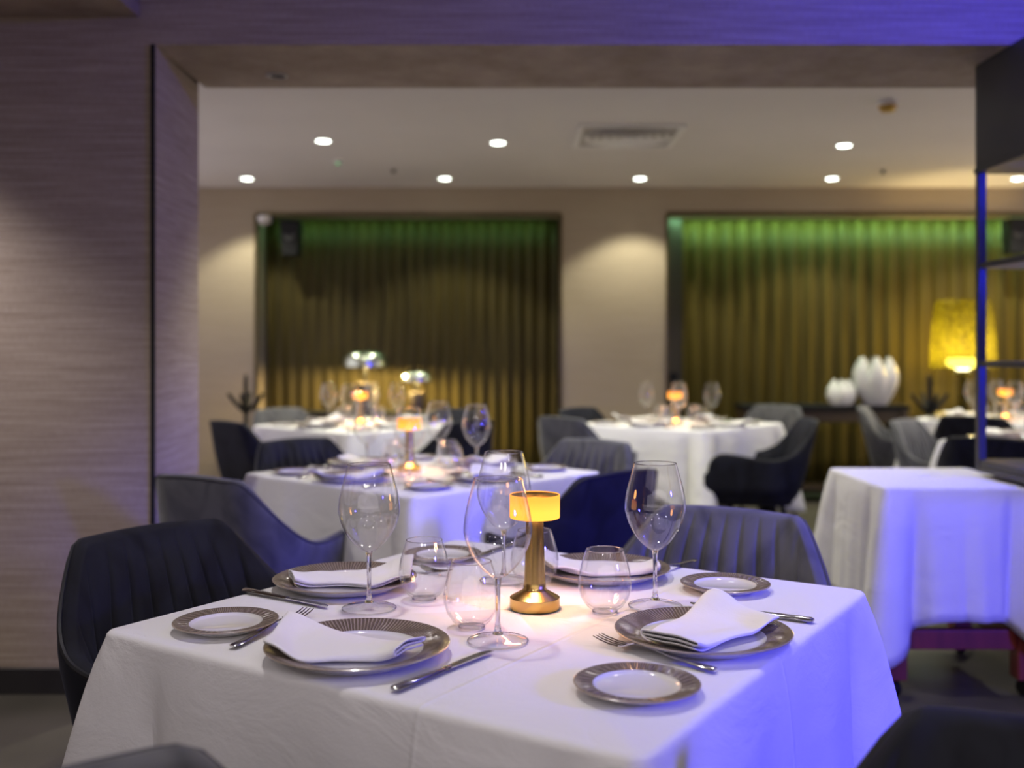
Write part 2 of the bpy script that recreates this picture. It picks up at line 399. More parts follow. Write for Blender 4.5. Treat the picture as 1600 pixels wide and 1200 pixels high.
# ------------------------------------------------------------------ ceiling fixtures
def downlight_kind():
    root = thing('downlight', 'x', 'downlight')
    MB().lathe([(0.045, 0.0), (0.062, -0.001), (0.064, -0.006), (0.058, -0.009), (0.047, -0.009), (0.045, 0.0)], 28, False, False).build('trim_ring', 'white_plastic', root)
    MB().lathe([(0.046, -0.004), (0.030, -0.010), (0.010, -0.012)], 28, True, True).build('diffuser', 'downlight_glow', root)
    return root
DL = Kind(downlight_kind())
names = ['round ceiling downlight of the front row, leftmost of three', 'round ceiling downlight left of the square air vent', 'round ceiling downlight of the front row, rightmost',
         'round ceiling downlight of the back row nearest the left pillar', 'round ceiling downlight of the back row over the middle of left curtain',
         'round ceiling downlight of the back row above the beige pier', 'round ceiling downlight of the back row above the white vases',
         'round ceiling downlight of the back row seen behind black shelf']
for (p, n) in zip(BACK_SPOTS, names): DL.place(n, (p[0], p[1], Z_BACK), 0, 'lit downlights of the back room')
for p, n in zip(BACK_HIDDEN, ('middle table', 'grey chair of the middle table', 'table behind the black shelf')): DL.place('round ceiling downlight hidden by the beam, above the ' + n, (p[0], p[1], Z_BACK), 0, 'downlights out of view')
for p, n in zip(FRONT_SPOTS, ('bottom left armchair', 'bottom right armchair', 'front table', 'chair behind the front table')): DL.place('round downlight out of frame above the ' + n, (p[0], p[1], Z_FRONT), 0, 'downlights above the frame')
for p, n in zip(REAR_SPOTS, ('left of the nearer row', 'middle of the nearer row', 'right of the nearer row', 'left of the farther row', 'middle of the farther row', 'right of the farther row')): DL.place('round downlight behind the camera, ' + n, (p[0], p[1], Z_FRONT), 0, 'downlights behind the camera')
for p, n in zip(WALL_SPOTS, ('nearer the wall', 'added fill farther from the wall')): DL.place('round downlight in the lowered left ceiling, ' + n, (p[0], p[1], Z_LEFT), 0, 'downlights above the frame at left')
so = thing('soffit_spotlight', 'small unlit dark spotlight recessed in the beam underside', 'spotlight', (-0.915, 3.99, Z_SOFFIT))
MB().lathe([(0.030, 0), (0.042, -0.001), (0.043, -0.006), (0.032, -0.008), (0.030, 0)], 24, False, False).build('trim_ring', 'vent_grey', so)
MB().lathe([(0.031, -0.003), (0.018, -0.001), (0.006, -0.001)], 24, True, True).build('lens', 'black', so)
vt = thing('air_vent', 'square ceiling air vent with nested frames', 'air vent', (0.724, 6.43, Z_BACK))
q = MB(); h, t = 0.325, 0.035
q.box(-h, h, -h, -h + t, -.016, 0).box(-h, h, h - t, h, -.016, 0).box(-h, -h + t, -h + t, h - t, -.016, 0).box(h - t, h, -h + t, h - t, -.016, 0)
q.build('vent_frame', 'white_plastic', vt, smooth=False, bevel=0.003)
for r_ in (0.27, 0.215, 0.16, 0.105, 0.05):
    MB().lathe([(r_ - 0.030, -0.005), (r_ - 0.012, -0.018), (r_, -0.020), (r_ - 0.004, -0.014), (r_ - 0.028, -0.003)], 48, False, False).build('diffuser_ring', 'white_plastic', vt)
MB().box(-0.32, 0.32, -0.32, 0.32, -0.004, -0.001).build('backing', 'vent_grey', vt, smooth=False)
sd = thing('smoke_detector', 'round ceiling smoke detector with amber underside', 'smoke detector', (2.037, 5.55, Z_BACK))
MB().lathe([(0.055, 0), (0.057, -0.012), (0.054, -0.026)], 28).build('mount', 'white_plastic', sd)
MB().lathe([(0.050, -0.026), (0.050, -0.036), (0.036, -0.056), (0.012, -0.062)], 28).build('sensor_dome', 'amber', sd)
gl = thing('ceiling_sensor', 'small ceiling sensor with a green indicator light', 'sensor', (-1.241, 7.3, Z_BACK))
MB().lathe([(0.035, 0), (0.036, -0.008), (0.026, -0.014)], 24).build('housing', 'white_plastic', gl)
MB().lathe([(0.016, -0.014), (0.014, -0.020), (0.005, -0.023)], 16).build('indicator', 'green_led', gl)
for (x, y, lab) in ((-0.88, 7.61, 'small dark ceiling sprinkler above the left curtain'), (2.768, 7.64, 'small dark ceiling sprinkler above the right curtain')):
    s_ = thing('sprinkler', lab, 'sprinkler', (x, y, Z_BACK))
    MB().lathe([(0.030, 0), (0.032, -0.004), (0.012, -0.008)], 20).build('escutcheon', 'vent_grey', s_)
    MB().lathe([(0.010, -0.008), (0.010, -0.022), (0.020, -0.024), (0.020, -0.027)], 16).build('head', 'black', s_)

# ------------------------------------------------------------------ wall devices
def speaker(loc, label):
    s = thing('speaker', label, 'speaker', loc)
    q = MB(); rows = []
    for (z, wx, d) in ((-0.145, 0.055, 0.10), (-0.14, 0.068, 0.13), (0.13, 0.085, 0.16), (0.145, 0.08, 0.15)):
        rows.append([(-wx, 0, z), (-wx * .9, -d, z), (wx * .9, -d, z), (wx, 0, z)])
    q.grid(rows, True); n = len(q.v); q.f += [(3, 2, 1, 0), (n - 4, n - 3, n - 2, n - 1)]
    cb_ = q.build('cabinet', 'black', s, smooth=False, bevel=0.012)
    q = MB(); q.lathe([(0.050, 0), (0.046, 0.006), (0.02, 0.003)], 20); o = q.build('woofer', 'shelf_metal', cb_); o.rotation_euler = (R(90), 0, 0); o.location = (0, -0.145, 0.03)
    q = MB(); q.lathe([(0.018, 0), (0.014, 0.005), (0.006, 0.006)], 16); o = q.build('tweeter', 'bronze_trim', cb_); o.rotation_euler = (R(90), 0, 0); o.location = (0, -0.128, -0.085)
    MB().box(-0.02, 0.02, 0.0, 0.12, -0.03, 0.03).build('bracket', 'black', s, smooth=False)
speaker((-1.835, 8.58, 2.14), 'black wall speaker at the top of the left curtain')
speaker((4.17, 8.56, 2.155), 'black wall speaker at the top right behind the shelf')
cm = thing('security_camera', 'small white dome camera at the left niche corner', 'camera', (-2.04, 8.43, 2.29))
MB().lathe([(0.048, 0.03), (0.052, 0.02), (0.052, 0.0), (0.046, -0.01)], 24).build('mount', 'white_plastic', cm)
MB().lathe([(0.042, -0.01), (0.038, -0.03), (0.022, -0.045), (0.006, -0.05)], 24).build('dome', 'vent_grey', cm)
MB().box(-0.05, 0.05, 0.018, 0.030, -0.03, 0.035).build('backplate', 'white_plastic', cm, smooth=False)
sk = MB().box(-0.035, 0.035, 0, 0.012, -0.035, 0.035).build('switch_plate', 'black', smooth=False, bevel=0.003); sk.location = (1.37, 8.687, 0.99)
tag(sk, 'small black switch plate on the dark niche panel', 'switch')

# ------------------------------------------------------------------ chairs
def chair_mesh_parts():
    thick = 0.05
    S = 0.75
    N = 420
    def plan(s):
        a = abs(s); sg = 1 if s >= 0 else -1
        h0, cr = 0.155, 0.11
        if a < h0: p = Vector((a, -0.27)); n = Vector((0, -1))
        elif a < h0 + cr * PI / 2:
            q = (a - h0) / cr; p = Vector((h0 + cr * math.sin(q), -0.27 + cr - cr * math.cos(q))); n = Vector((math.sin(q), -math.cos(q)))
        else:
            q = a - (h0 + cr * PI / 2); p = Vector((h0 + cr - 0.02 * q, -0.27 + cr + q)); n = Vector((1, 0.02)).normalized()
        return Vector((p.x * sg, p.y)), Vector((n.x * sg, n.y))
    def height(a):
        h = 0.82 - 0.006 * (a / 0.18) ** 2
        d_ = (max(0.0, a - 0.178) ** 2 + 0.022 ** 2) ** 0.5 - 0.022          # rounded shoulder, then a straight slope
        h = 0.82 - 0.006 * min(1, a / 0.18) ** 2 - 0.215 * (1 - math.exp(-((d_ / 0.060) ** 1.25)))
        if a > 0.40: h += 0.034 * sm(0.40, 0.66, a)
        if a > 0.67: h -= 0.10 * (1 - math.sqrt(max(0, 1 - ((a - 0.67) / (S - 0.67)) ** 2)))
        return h
    def off(a, z):
        u = (z - 0.43) / 0.39
        k = 0.030 + 0.075 * (1 - sm(0.16, 0.45, a))
        if u > 0: return k * u
        return -0.055 * min(1, (-u * 5)) ** 1.5
    ss = [-S + 2 * S * i / N for i in range(N + 1)]
    zb = 0.355
    outer = []; inner = []; pip = []
    for s in ss:
        a = abs(s); p, n = plan(s); h = height(a)
        O = []; I = []
        def pt(z, inset):
            o = off(a, z) - inset
            k_ = 1 - 0.19 * sm(0.58, 0.84, z)
            return Vector(((p.x + n.x * o) * k_, p.y + n.y * o, z))
        for j in range(11):
            v = j / 10; z = zb + (h - 0.018 - zb) * v
            O.append(pt(z, 0.0))
        pip.append(pt(h - 0.006, 0.004))
        for q in (0.25, 0.5, 0.75, 1.0):
            an = q * PI / 2; O.append(pt(h - 0.018 + 0.018 * math.sin(an), 0.018 * (1 - math.cos(an))))
        top_in = 0.018
        for q in range(0, 5):
            an = q / 4 * PI / 2; zz = h - 0.014 * (1 - math.cos(an)); I.append(pt(zz, top_in + 0.022 * math.sin(an)))
        zs = 0.41
        dd = abs(((a / 0.050 + 0.5) % 1.0) - 0.5) * 0.050       # distance to the nearest stitched seam
        gr = 1 - (0.55 * math.exp(-(dd / 0.0045) ** 2) + 0.20 * math.exp(-(dd / 0.013) ** 2) if a < 0.345 else 0.0)
        for j in range(1, 13):
            v = j / 12; z = (h - 0.014) + (zs - (h - 0.014)) * v
            bul = 0.014 * math.sin(min(1, v * 4) * PI / 2) * gr + 0.012 * math.sin(v * PI)
            I.append(pt(z, top_in + 0.022 + bul))
        outer.append(O); inner.append(I)
    mo = MB().grid(outer); mi = MB().grid(inner)
    for e in (0, -1):                           # padded front ends of the arms
        loop = outer[e] + inner[e]
        c = sum(loop, Vector()) / len(loop) + Vector((0, 0.02, 0))
        ring = [q.lerp(c, 0.35) + Vector((0, 0.014, 0)) for q in loop]
        k = len(loop); o0 = len(mo.v)
        mo.v += [tuple(q) for q in loop] + [tuple(q) for q in ring] + [tuple(c)]
        for i in range(k):
            i2 = (i + 1) % k
            mo.f.append((o0 + i, o0 + i2, o0 + k + i2, o0 + k + i)); mo.f.append((o0 + k + i, o0 + k + i2, o0 + 2 * k))
    # seat outline inside the shell
    out = []
    for s in ss[22:-22:10]:
        p, n = plan(s); out.append(Vector((p.x - n.x * 0.035, p.y - n.y * 0.035)))
    out = [Vector((out[0].x, 0.25))] + out + [Vector((out[-1].x, 0.25))]
    ctr = Vector((0, -0.01))
    def ring(sc_, z): return [(ctr.x + (q.x - ctr.x) * sc_, ctr.y + (q.y - ctr.y) * sc_, z) for q in out]
    seat = MB().grid([ring(0.90, 0.352), ring(0.97, 0.37), ring(1.0, 0.40), ring(1.0, 0.445), ring(0.97, 0.468), ring(0.90, 0.480), ring(0.6, 0.487), ring(0.05, 0.488)], True)
    m_ = len(out); seat.f.append(tuple(range(m_)))
    base = MB().grid([ring(0.86, 0.335), ring(0.93, 0.34), ring(0.95, 0.358), ring(0.90, 0.365)], True)
    base.f.append(tuple(range(m_))); base.f.append(tuple(range(3 * m_, 4 * m_)))
    pp = MB().tube(pip[::4], 0.0052, 6)
    return mo, mi, seat, base, pp
CP = chair_mesh_parts()
def chair_kind(velv, pip):
    root = thing('armchair', 'x', 'chair')
    CP[0].build('outer_shell', velv, root); shell = root.children[0]
    CP[1].build('channelled_back', velv, root)
    CP[2].build('seat_cushion', velv, root)
    CP[3].build('seat_base', 'black', root)
    CP[4].build('piping', pip, shell)
    for sx in (-1, 1):
        for sy in (-1, 1):
            MB().tube([(sx * 0.15, sy * 0.14 - 0.02, 0.345), (sx * 0.24, sy * 0.22 - 0.02, 0.0)], [0.016, 0.010], 10).build('leg', 'black', root)
    return root
DK = Kind(chair_kind('velvet_dark', 'piping_dark')); GY = Kind(chair_kind('velvet_grey', 'piping_grey'))
def chair(kind, bx, by, face, label):
    """bx, by: middle of the top of the backrest; face: heading of the seat in degrees."""
    a = R(face); back = 0.37
    x = bx + back * math.cos(a); y = by + back * math.sin(a)
    kind.place(label, (x, y, 0), a - PI / 2, 'velvet armchairs')
chair(DK, -0.805, 2.26, -37, 'dark navy velvet armchair at the left side of front table')
chair(GY, 0.54, 2.52, 239, 'grey channelled velvet armchair behind the right side of front table')
chair(GY, -0.455, 0.905, -46, 'grey velvet armchair whose back just peeks in at the bottom left')
chair(DK, 0.60, 1.045, 238, 'dark navy velvet armchair cut off at the bottom right corner')
chair(GY, -0.98, 3.15, 60, 'grey velvet armchair by the left jamb, its arm toward middle table')
chair(DK, 0.36, 3.28, 133, 'dark velvet armchair seen from behind, right behind the brass lamp')
chair(DK, -0.97, 4.54, -43, 'dark velvet armchair at the far left side of middle table')
chair(GY, 0.38, 4.50, 228, 'grey velvet armchair at the far right side of middle table')
chair(DK, -1.60, 5.68, 45, 'dark velvet armchair beside the black bag stand at rear left table')
chair(GY, -1.60, 7.00, -44, 'grey velvet armchair at the far left of rear left table')
chair(DK, -0.22, 5.72, 138, 'dark velvet armchair at the near right of rear left table')
chair(DK, -0.36, 6.95, 226, 'dark velvet armchair at the far right of rear left table')
chair(DK, 0.44, 7.08, -44, 'dark velvet armchair before the beige pier, at rear right table')
chair(GY, 0.27, 6.02, 42, 'grey velvet armchair at the near left of rear right table')
chair(GY, 1.93, 7.40, 222, 'grey velvet armchair before the long console, at rear right table')
chair(DK, 1.74, 5.92, 176, 'large dark velvet armchair in side view right of rear right table')
chair(GY, 2.46, 7.26, -25, 'grey velvet armchair in side view below the white vases')
chair(GY, 2.22, 5.86, -42, 'grey velvet armchair facing the table behind the black shelf')
chair(DK, 2.74, 6.10, 48, 'dark velvet armchair at the table below the yellow lamp')
chair(DK, 2.13, 4.58, 47, 'dark velvet armchair just behind the white clothed cart')

# ------------------------------------------------------------------ tables and cloths
def table_kind():
    root = thing('dining_table', 'x', 'table'); h = 0.452
    MB().box(-h, h, -h, h, 0.715, 0.742).build('tabletop', 'walnut', root, smooth=False, bevel=0.004)
    for sx in (-1, 1):
        for sy in (-1, 1):
            MB().box(sx * 0.40 - .03, sx * 0.40 + .03, sy * 0.40 - .03, sy * 0.40 + .03, 0, 0.715).build('leg', 'black', root, smooth=False, bevel=0.003)
    return root
TB = Kind(table_kind())
def cloth_mesh(hx, hy, top, L, cornerL, seed, flare=0.02, cone=0.12, wav=0.010, tail=0.16):
    """a square cloth over a table: flat top, soft edge, hanging sides with a cone fold at every corner"""
    rnd = random.Random(seed); rc = 0.03
    per = []
    n = 44
    cs = [(hx - rc, -hy + rc, -PI / 2), (hx - rc, hy - rc, 0), (-hx + rc, hy - rc, PI / 2), (-hx + rc, -hy + rc, PI)]
    for k in range(4):
        cx, cy, a0 = cs[k]; nx, ny, _ = cs[(k + 1) % 4]
        dg = Vector((math.cos(a0 + PI / 4), math.sin(a0 + PI / 4)))
        for i in range(6):
            a = a0 + PI / 2 * i / 6; per.append((Vector((cx + rc * math.cos(a), cy + rc * math.sin(a))), Vector((math.cos(a), math.sin(a))), 0.0, dg, k, 0))
        a = a0 + PI / 2; nn = Vector((math.cos(a), math.sin(a))); p0 = Vector((cx, cy)) + nn * rc; p1 = Vector((nx, ny)) + nn * rc
        ln = (p1 - p0).length
        dg2 = Vector((math.cos(a + PI / 4), math.sin(a + PI / 4)))
        for i in range(n):
            t = i / n; d = min(t, 1 - t) * ln
            per.append((p0.lerp(p1, t), nn, d, dg if t < .5 else dg2, k + t, t))
    ph = [rnd.uniform(0, 6.28) for _ in range(8)]
    asym = [rnd.uniform(0.8, 1.2) for _ in range(8)]
    rows = []
    eb = 0.012
    for j in range(4):      # the soft edge
        an = j / 3 * PI / 2
        rows.append([(p.x - nn.x * eb * (1 - math.sin(an)), p.y - nn.y * eb * (1 - math.sin(an)), top - eb * (1 - math.cos(an))) for (p, nn, d, dg, k, t) in per])
    NJ = 14
    for j in range(1, NJ + 1):
        v = j / NJ; row = []
        for (p, nn, d, dg, k, t) in per:
            ci = int(round(k)) % 4; aw = asym[ci * 2 + (0 if t < .5 else 1)]
            cl = math.exp(-(d / (0.050 * aw)) ** 2); val = math.exp(-((d - 0.092 * aw) / 0.026) ** 2)
            bel = math.exp(-((d - 0.22 * aw) / 0.07) ** 2)
            amp = v ** 0.9
            o = flare * v + cone * cl * amp - 0.066 * val * amp + 0.022 * bel * amp + 0.010
            o += wav * v * math.sin(2 * PI * t * 2.3 + ph[int(k) % 4]) * (1 - cl) * sm(0.1, 0.25, d)
            o += 0.35 * wav * v * math.sin(2 * PI * t * 6.1 + ph[4 + int(k) % 4]) * sm(0.1, 0.25, d)
            dirn = (nn * (1 - 0.85 * cl) + dg * (0.85 * cl)).normalized()
            drop = L + (cornerL - L) * math.exp(-(d / tail) ** 2)
            q = p + dirn * (o - 0.010 * (1 - v) ** 8)
            row.append((q.x, q.y, top - eb - (drop - eb) * v))
        rows.append(row)
    mb = MB().grid(rows, True)
    m = len(per); ce = [(p.x - nn.x * eb, p.y - nn.y * eb) for (p, nn, *_r) in per]
    prev = 0
    rings = [0.85, 0.6, 0.3, 0.0001]
    base = len(mb.v)
    for r_ in rings: mb.v += [(x * r_, y * r_, top) for (x, y) in ce]
    ids = [list(range(0, m))] + [list(range(base + i * m, base + (i + 1) * m)) for i in range(len(rings))]
    for a, b in zip(ids, ids[1:]):
        for i in range(m): mb.f.append((b[i], b[(i + 1) % m], a[(i + 1) % m], a[i]))
    return mb
def cloth(hx, hy, top, L, cL, loc, rz, seed, label, **kw):
    o = cloth_mesh(hx, hy, top, L, cL, seed, **kw).build('tablecloth', 'cloth', fix=False)
    o.location = loc; o.rotation_euler = (0, 0, rz)
    so_ = o.modifiers.new('thickness', 'SOLIDIFY'); so_.thickness = 0.0015; so_.offset = 1
    return tag(o, label, 'tablecloth', 'white tablecloths')
TT = 0.75
TABLES = [((0.0035, 1.798), -33.1, 'front table', 0.487), ((-0.33, 3.83), -42.5, 'middle table', 0.475), ((-0.93, 6.33), -42.0, 'rear left table', 0.475),
          ((1.055, 6.46), -42.0, 'rear right table', 0.475), ((3.33, 6.9), -45.0, 'table below the yellow lamp', 0.475), ((2.84, 5.22), -46.0, 'table behind the black shelf', 0.475)]
for i, ((x, y), rot, nm, hs) in enumerate(TABLES):
    TB.place('square dining table under the white cloth of the ' + nm, (x, y, 0), R(rot), 'square dining tables')
    cloth(hs, hs, TT, 0.40, 0.56, (x, y, 0), R(rot), 20 + i, 'white cloth draped to long corners over the ' + nm)

# ------------------------------------------------------------------ place settings
def plate_kind(r, name, label_cat, nrib, rimw):
    root = thing(name, 'x', label_cat)
    h = 0.020 if r > 0.1 else 0.014
    rw = r - rimw; foot = r * 0.62
    MB().lathe([(0.0005, 0.006), (foot, 0.006), (rw * 0.93, 0.0068), (rw * 0.985, 0.0085), (rw, 0.0105), (rw + 0.001, 0.0095), (rw * 0.98, 0.006)], 72, False, False).build('well', 'porcelain', root)
    # ribbed rim
    n = nrib * 4; rows = []
    for i in range(9):
        v = i / 8; rr = rw + (r - 0.0015 - rw) * v; z = 0.0105 + (h - 0.0105) * (0.35 * v + 0.65 * v ** 1.4)
        am = 0.00055 * math.sin(PI * min(1, max(0, v * 1.15))) if v < 0.87 else 0.0
        rows.append([(rr * math.cos(2 * PI * k / n), rr * math.sin(2 * PI * k / n), z + am * math.sin(2 * PI * k * nrib / n + 1.3 * math.sin(5 * PI * k / n) + 0.5 * i)) for k in range(n)])
    rim_ = MB().grid(rows, True).build('ribbed_rim', 'taupe', root, fix=False)
    MB().lathe([(r - 0.0015, h), (r, h - 0.0008), (r - 0.0005, h - 0.002), (r - 0.003, h - 0.0025)], 96, False, False).build('rim_edge', 'taupe_light', rim_)
    MB().lathe([(r - 0.003, h - 0.0025), (r * 0.82, 0.0055), (foot + 0.004, 0.0025), (foot + 0.002, 0.0), (foot - 0.003, 0.0), (foot - 0.005, 0.003), (0.0005, 0.003)], 72, False, False).build('underside', 'porcelain', root)
    return root
PL = Kind(plate_kind(0.1365, 'dinner_plate', 'plate', 150, 0.040)); BP = Kind(plate_kind(0.084, 'bread_plate', 'plate', 100, 0.026))

def wine_kind():
    root = thing('wine_glass', 'x', 'wine glass'); t = 0.0009
    prof = [(0.006, 0.098), (0.016, 0.104), (0.028, 0.115), (0.039, 0.130), (0.048, 0.148), (0.053, 0.166), (0.0535, 0.178), (0.0515, 0.196), (0.047, 0.216), (0.0415, 0.236), (0.0375, 0.252)]
    ins = [(max(0.0006, r - t), z + (t if i < 3 else 0)) for i, (r, z) in enumerate(prof)]
    def smooth(pr):
        out = []
        for i in range(len(pr) - 1):
            p0, p1, p2, p3 = pr[max(i - 1, 0)], pr[i], pr[i + 1], pr[min(i + 2, len(pr) - 1)]
            for k in range(3):
                u = k / 3
                out.append(tuple(0.5 * ((2 * p1[d]) + (-p0[d] + p2[d]) * u + (2 * p0[d] - 5 * p1[d] + 4 * p2[d] - p3[d]) * u * u + (-p0[d] + 3 * p1[d] - 3 * p2[d] + p3[d]) * u ** 3) for d in (0, 1)))
        return out + [pr[-1]]
    o_, i_ = smooth(prof), smooth(ins)
    MB().lathe(o_ + list(reversed(i_)), 48, True, True).build('bowl', 'thin_glass', root)
    MB().lathe([(0.0366 + 0.0009 * math.cos(k * PI / 4), 0.252 + 0.0009 * math.sin(k * PI / 4)) for k in range(9)], 48, False, False).build('rim', 'thick_glass', root)
    MB().lathe([(0.0065, 0.0995), (0.0050, 0.092), (0.0040, 0.080), (0.0036, 0.055), (0.0038, 0.030), (0.0050, 0.018), (0.0085, 0.011)], 20, True, True).build('stem', 'thick_glass', root)
    MB().lathe([(0.0005, 0.0110), (0.0085, 0.0108), (0.016, 0.0070), (0.030, 0.0040), (0.046, 0.0022), (0.0475, 0.0012), (0.0465, 0.0004)], 48, False, False).build('foot', 'thin_glass', root)
    MB().lathe([(0.0468 + 0.0010 * math.cos(k * PI / 4), 0.0012 + 0.0010 * math.sin(k * PI / 4)) for k in range(9)], 48, False, False).build('foot_edge', 'thick_glass', root)
    return root
def tumbler_kind():
    root = thing('tumbler', 'x', 'tumbler'); t = 0.001
    prof = [(0.022, 0.004), (0.032, 0.012), (0.041, 0.026), (0.0458, 0.042), (0.0460, 0.054), (0.0435, 0.072), (0.0388, 0.090), (0.0325, 0.108)]
    ins = [(0.020, 0.009), (0.030, 0.0145), (0.0395, 0.0275), (0.0447, 0.042), (0.0449, 0.054), (0.0425, 0.072), (0.0378, 0.090), (0.0316, 0.108)]
    MB().lathe(prof + list(reversed(ins)), 48, False, False).build('bowl', 'thin_glass', root)
    MB().lathe([(0.0005, 0.0003), (0.019, 0.0003), (0.022, 0.004), (0.0205, 0.0085), (0.0005, 0.0070)], 40, False, False).build('thick_base', 'thin_glass', root)
    MB().lathe([(0.0205 + 0.0014 * math.cos(k * PI / 4), 0.0022 + 0.0014 * math.sin(k * PI / 4)) for k in range(9)], 40, False, False).build('base_ring', 'thick_glass', root)
    MB().lathe([(0.0321 + 0.0009 * math.cos(k * PI / 4), 0.108 + 0.0009 * math.sin(k * PI / 4)) for k in range(9)], 40, False, False).build('rim', 'thick_glass', root)
    return root
WG = Kind(wine_kind()); TG = Kind(tumbler_kind())

def fork_kind():
    root = thing('fork', 'x', 'fork')      # points to +Y, handle end at y=-0.11
    MB().tube([(0, -0.108, 0.004), (0, -0.104, 0.0045), (0, -0.08, 0.005), (0, -0.03, 0.0075), (0, 0.01, 0.013), (0, 0.035, 0.012)],
              [0.0045, 0.0082, 0.0075, 0.0050, 0.0030, 0.0034], 10, 0.33).build('handle', 'steel', root)
    q = MB(); rows = []
    for (y, wd, z) in ((0.033, 0.0035, 0.0120), (0.040, 0.008, 0.0095), (0.048, 0.0120, 0.0060), (0.057, 0.0130, 0.0045)):
        rows.append([(-wd, y, z + .0012), (0, y, z), (wd, y, z + .0012), (wd, y, z + .0030), (0, y, z + .0018), (-wd, y, z + .0030)])
    q.grid(rows, True); q.f += [(0, 1, 2, 3, 4, 5), tuple(reversed(range(18, 24)))]
    hd_ = q.build('fork_head', 'steel', root)
    for x in (-0.0111, -0.0037, 0.0037, 0.0111):
        MB().tube([(x, 0.056, 0.0060), (x, 0.075, 0.0060), (x * .95, 0.095, 0.0085), (x * .92, 0.108, 0.0115)], [0.0018, 0.0016, 0.0014, 0.0009], 6, 0.8).build('tine', 'steel', hd_)
    return root
def knife_kind():
    root = thing('knife', 'x', 'knife')    # points to +Y
    MB().tube([(0, -0.108, 0.0045), (0, -0.103, 0.0045), (0, -0.06, 0.0045), (0, -0.005, 0.0045), (0, 0.002, 0.004)], [0.005, 0.0088, 0.0078, 0.0058, 0.0048], 12, 0.5).build('handle', 'steel', root)
    MB().tube([(0, 0.000, 0.0045), (0, 0.008, 0.0045)], [0.0068, 0.0060], 12, 0.55).build('bolster', 'steel', root)
    q = MB(); rows = []
    for (y, a, b) in ((0.006, -0.005, 0.005), (0.014, -0.008, 0.0055), (0.05, -0.0095, 0.006), (0.085, -0.0092, 0.0062), (0.10, -0.0065, 0.0060), (0.108, -0.002, 0.0050), (0.111, 0.0025, 0.0042)):
        rows.append([(a, y, 0.0040), (b, y, 0.0035), (b, y, 0.0054), (a, y, 0.0043)])
    q.grid(rows, True); q.f += [(0, 1, 2, 3), (27, 26, 25, 24)]
    q.build('blade', 'steel', root)
    return root
FK = Kind(fork_kind()); KN = Kind(knife_kind())

def napkin_mesh(seed, wide, bunch, skew, up):
    """A napkin folded into three layers: a flat wide flap at +X, gathered and rolled at -X, lying over a plate."""
    rnd = random.Random(seed); rows = []
    L0, L1 = -0.105, 0.125; NX = 22
    for i in range(NX + 1):
        u = i / NX; x = L0 + (L1 - L0) * u
        wd = bunch + (wide - bunch) * sm(0.10, 0.75, u)
        lay = 0.0050 - 0.0020 * sm(0.05, 0.55, u)      # spacing of layers
        puff = 0.010 * (1 - sm(0.0, 0.5, u))
        # spiral profile in y,z : 3 layers
        pr = []
        nseg = 12
        def layer(z, dirn, w0):
            for k in range(nseg + 1):
                tt = k / nseg; y = (-0.5 + tt) * w0 * dirn
                pr.append((y, z + puff * math.sin(tt * PI) * (0.4 + 0.6 * (z / 0.02))))
        layer(0.0, 1, wd * 0.92)
        pr.append((wd * 0.485, lay * 0.5))
        layer(lay, -1, wd * 0.94)
        pr.append((-wd * 0.50, lay * 1.5))
        layer(lay * 2, 1, wd)
        pr.append((wd * 0.525, lay * 1.4)); pr.append((wd * 0.50, lay * 0.2)); 
        rr = math.sqrt(x * x)
        base = 0.0085 + 0.0145 * sm(0.075, 0.125, abs(x))
        row = []
        for (y, z) in pr:
            rad = math.hypot(x, y)
            zb = 0.0085 + 0.0150 * sm(0.078, 0.130, rad)
            wob = 0.0030 * math.sin(x * 38 + y * 21 + seed) * sm(0.0, 0.05, abs(y)) + 0.0022 * math.sin(y * 55 + x * 12 + 2 * seed)
            lift = up * sm(0.6, 1.0, u) * sm(-0.02, 0.06, y * (1 if skew > 0 else -1))
            row.append((x + skew * y * sm(0.2, 0.9, u) + 0.12 * y * (1 - u) * math.sin(seed), y + 0.012 * math.sin(x * 14 + seed), zb + z + max(0, wob) + lift))
        rows.append(row)
    return MB().grid(rows)
NAPS = {}
def napkin(key, label, loc, rz, wide=0.135, bunch=0.070, skew=0.35, up=0.014, group='folded white napkins'):
    if key not in NAPS:
        o = napkin_mesh(key, wide, bunch, skew, up).build('napkin', 'napkin_cloth', fix=False)
        so_ = o.modifiers.new('thickness', 'SOLIDIFY'); so_.thickness = 0.0030; so_.offset = 0
        sb = o.modifiers.new('smooth', 'SUBSURF'); sb.levels = 1; sb.render_levels = 1
        NAPS[key] = o
    else:
        o = NAPS[key].copy(); C.objects.link(o)
    o.location = loc; o.rotation_euler = (0, 0, rz)
    return tag(o, label, 'napkin', group)

def lamp_kind():
    root = thing('table_lamp', 'x', 'table lamp')
    MB().lathe([(0.0432, 0.0), (0.0438, 0.0010), (0.0438, 0.0190), (0.0432, 0.0196), (0.0222, 0.0312), (0.0200, 0.0340), (0.0189, 0.046), (0.0172, 0.085), (0.0158, 0.130), (0.0152, 0.166)], 64).build('brass_stand', 'brass', root)
    MB().lathe([(0.0415, -0.0012 + 0.0012), (0.0415, 0.0006)], 48).build('foot_pad', 'black', root)
    MB().lathe([(0.0425, 0.158), (0.0438, 0.1590), (0.0440, 0.1975), (0.0436, 0.1990), (0.0425, 0.1990), (0.0422, 0.1962), (0.0422, 0.1600), (0.0425, 0.158)], 64, False, False).build('shade', 'amber_shade', root); sh_ = [c for c in root.children if c.name.startswith('shade')][0]
    MB().lathe([(0.0422, 0.1945), (0.0422, 0.1982), (0.004, 0.1986)], 64).build('top_disc', 'brass', sh_)
    MB().lathe([(0.0422, 0.1605), (0.0422, 0.1625)], 48).build('diffuser', 'amber_shade', sh_)
    return root
LP = Kind(lamp_kind())
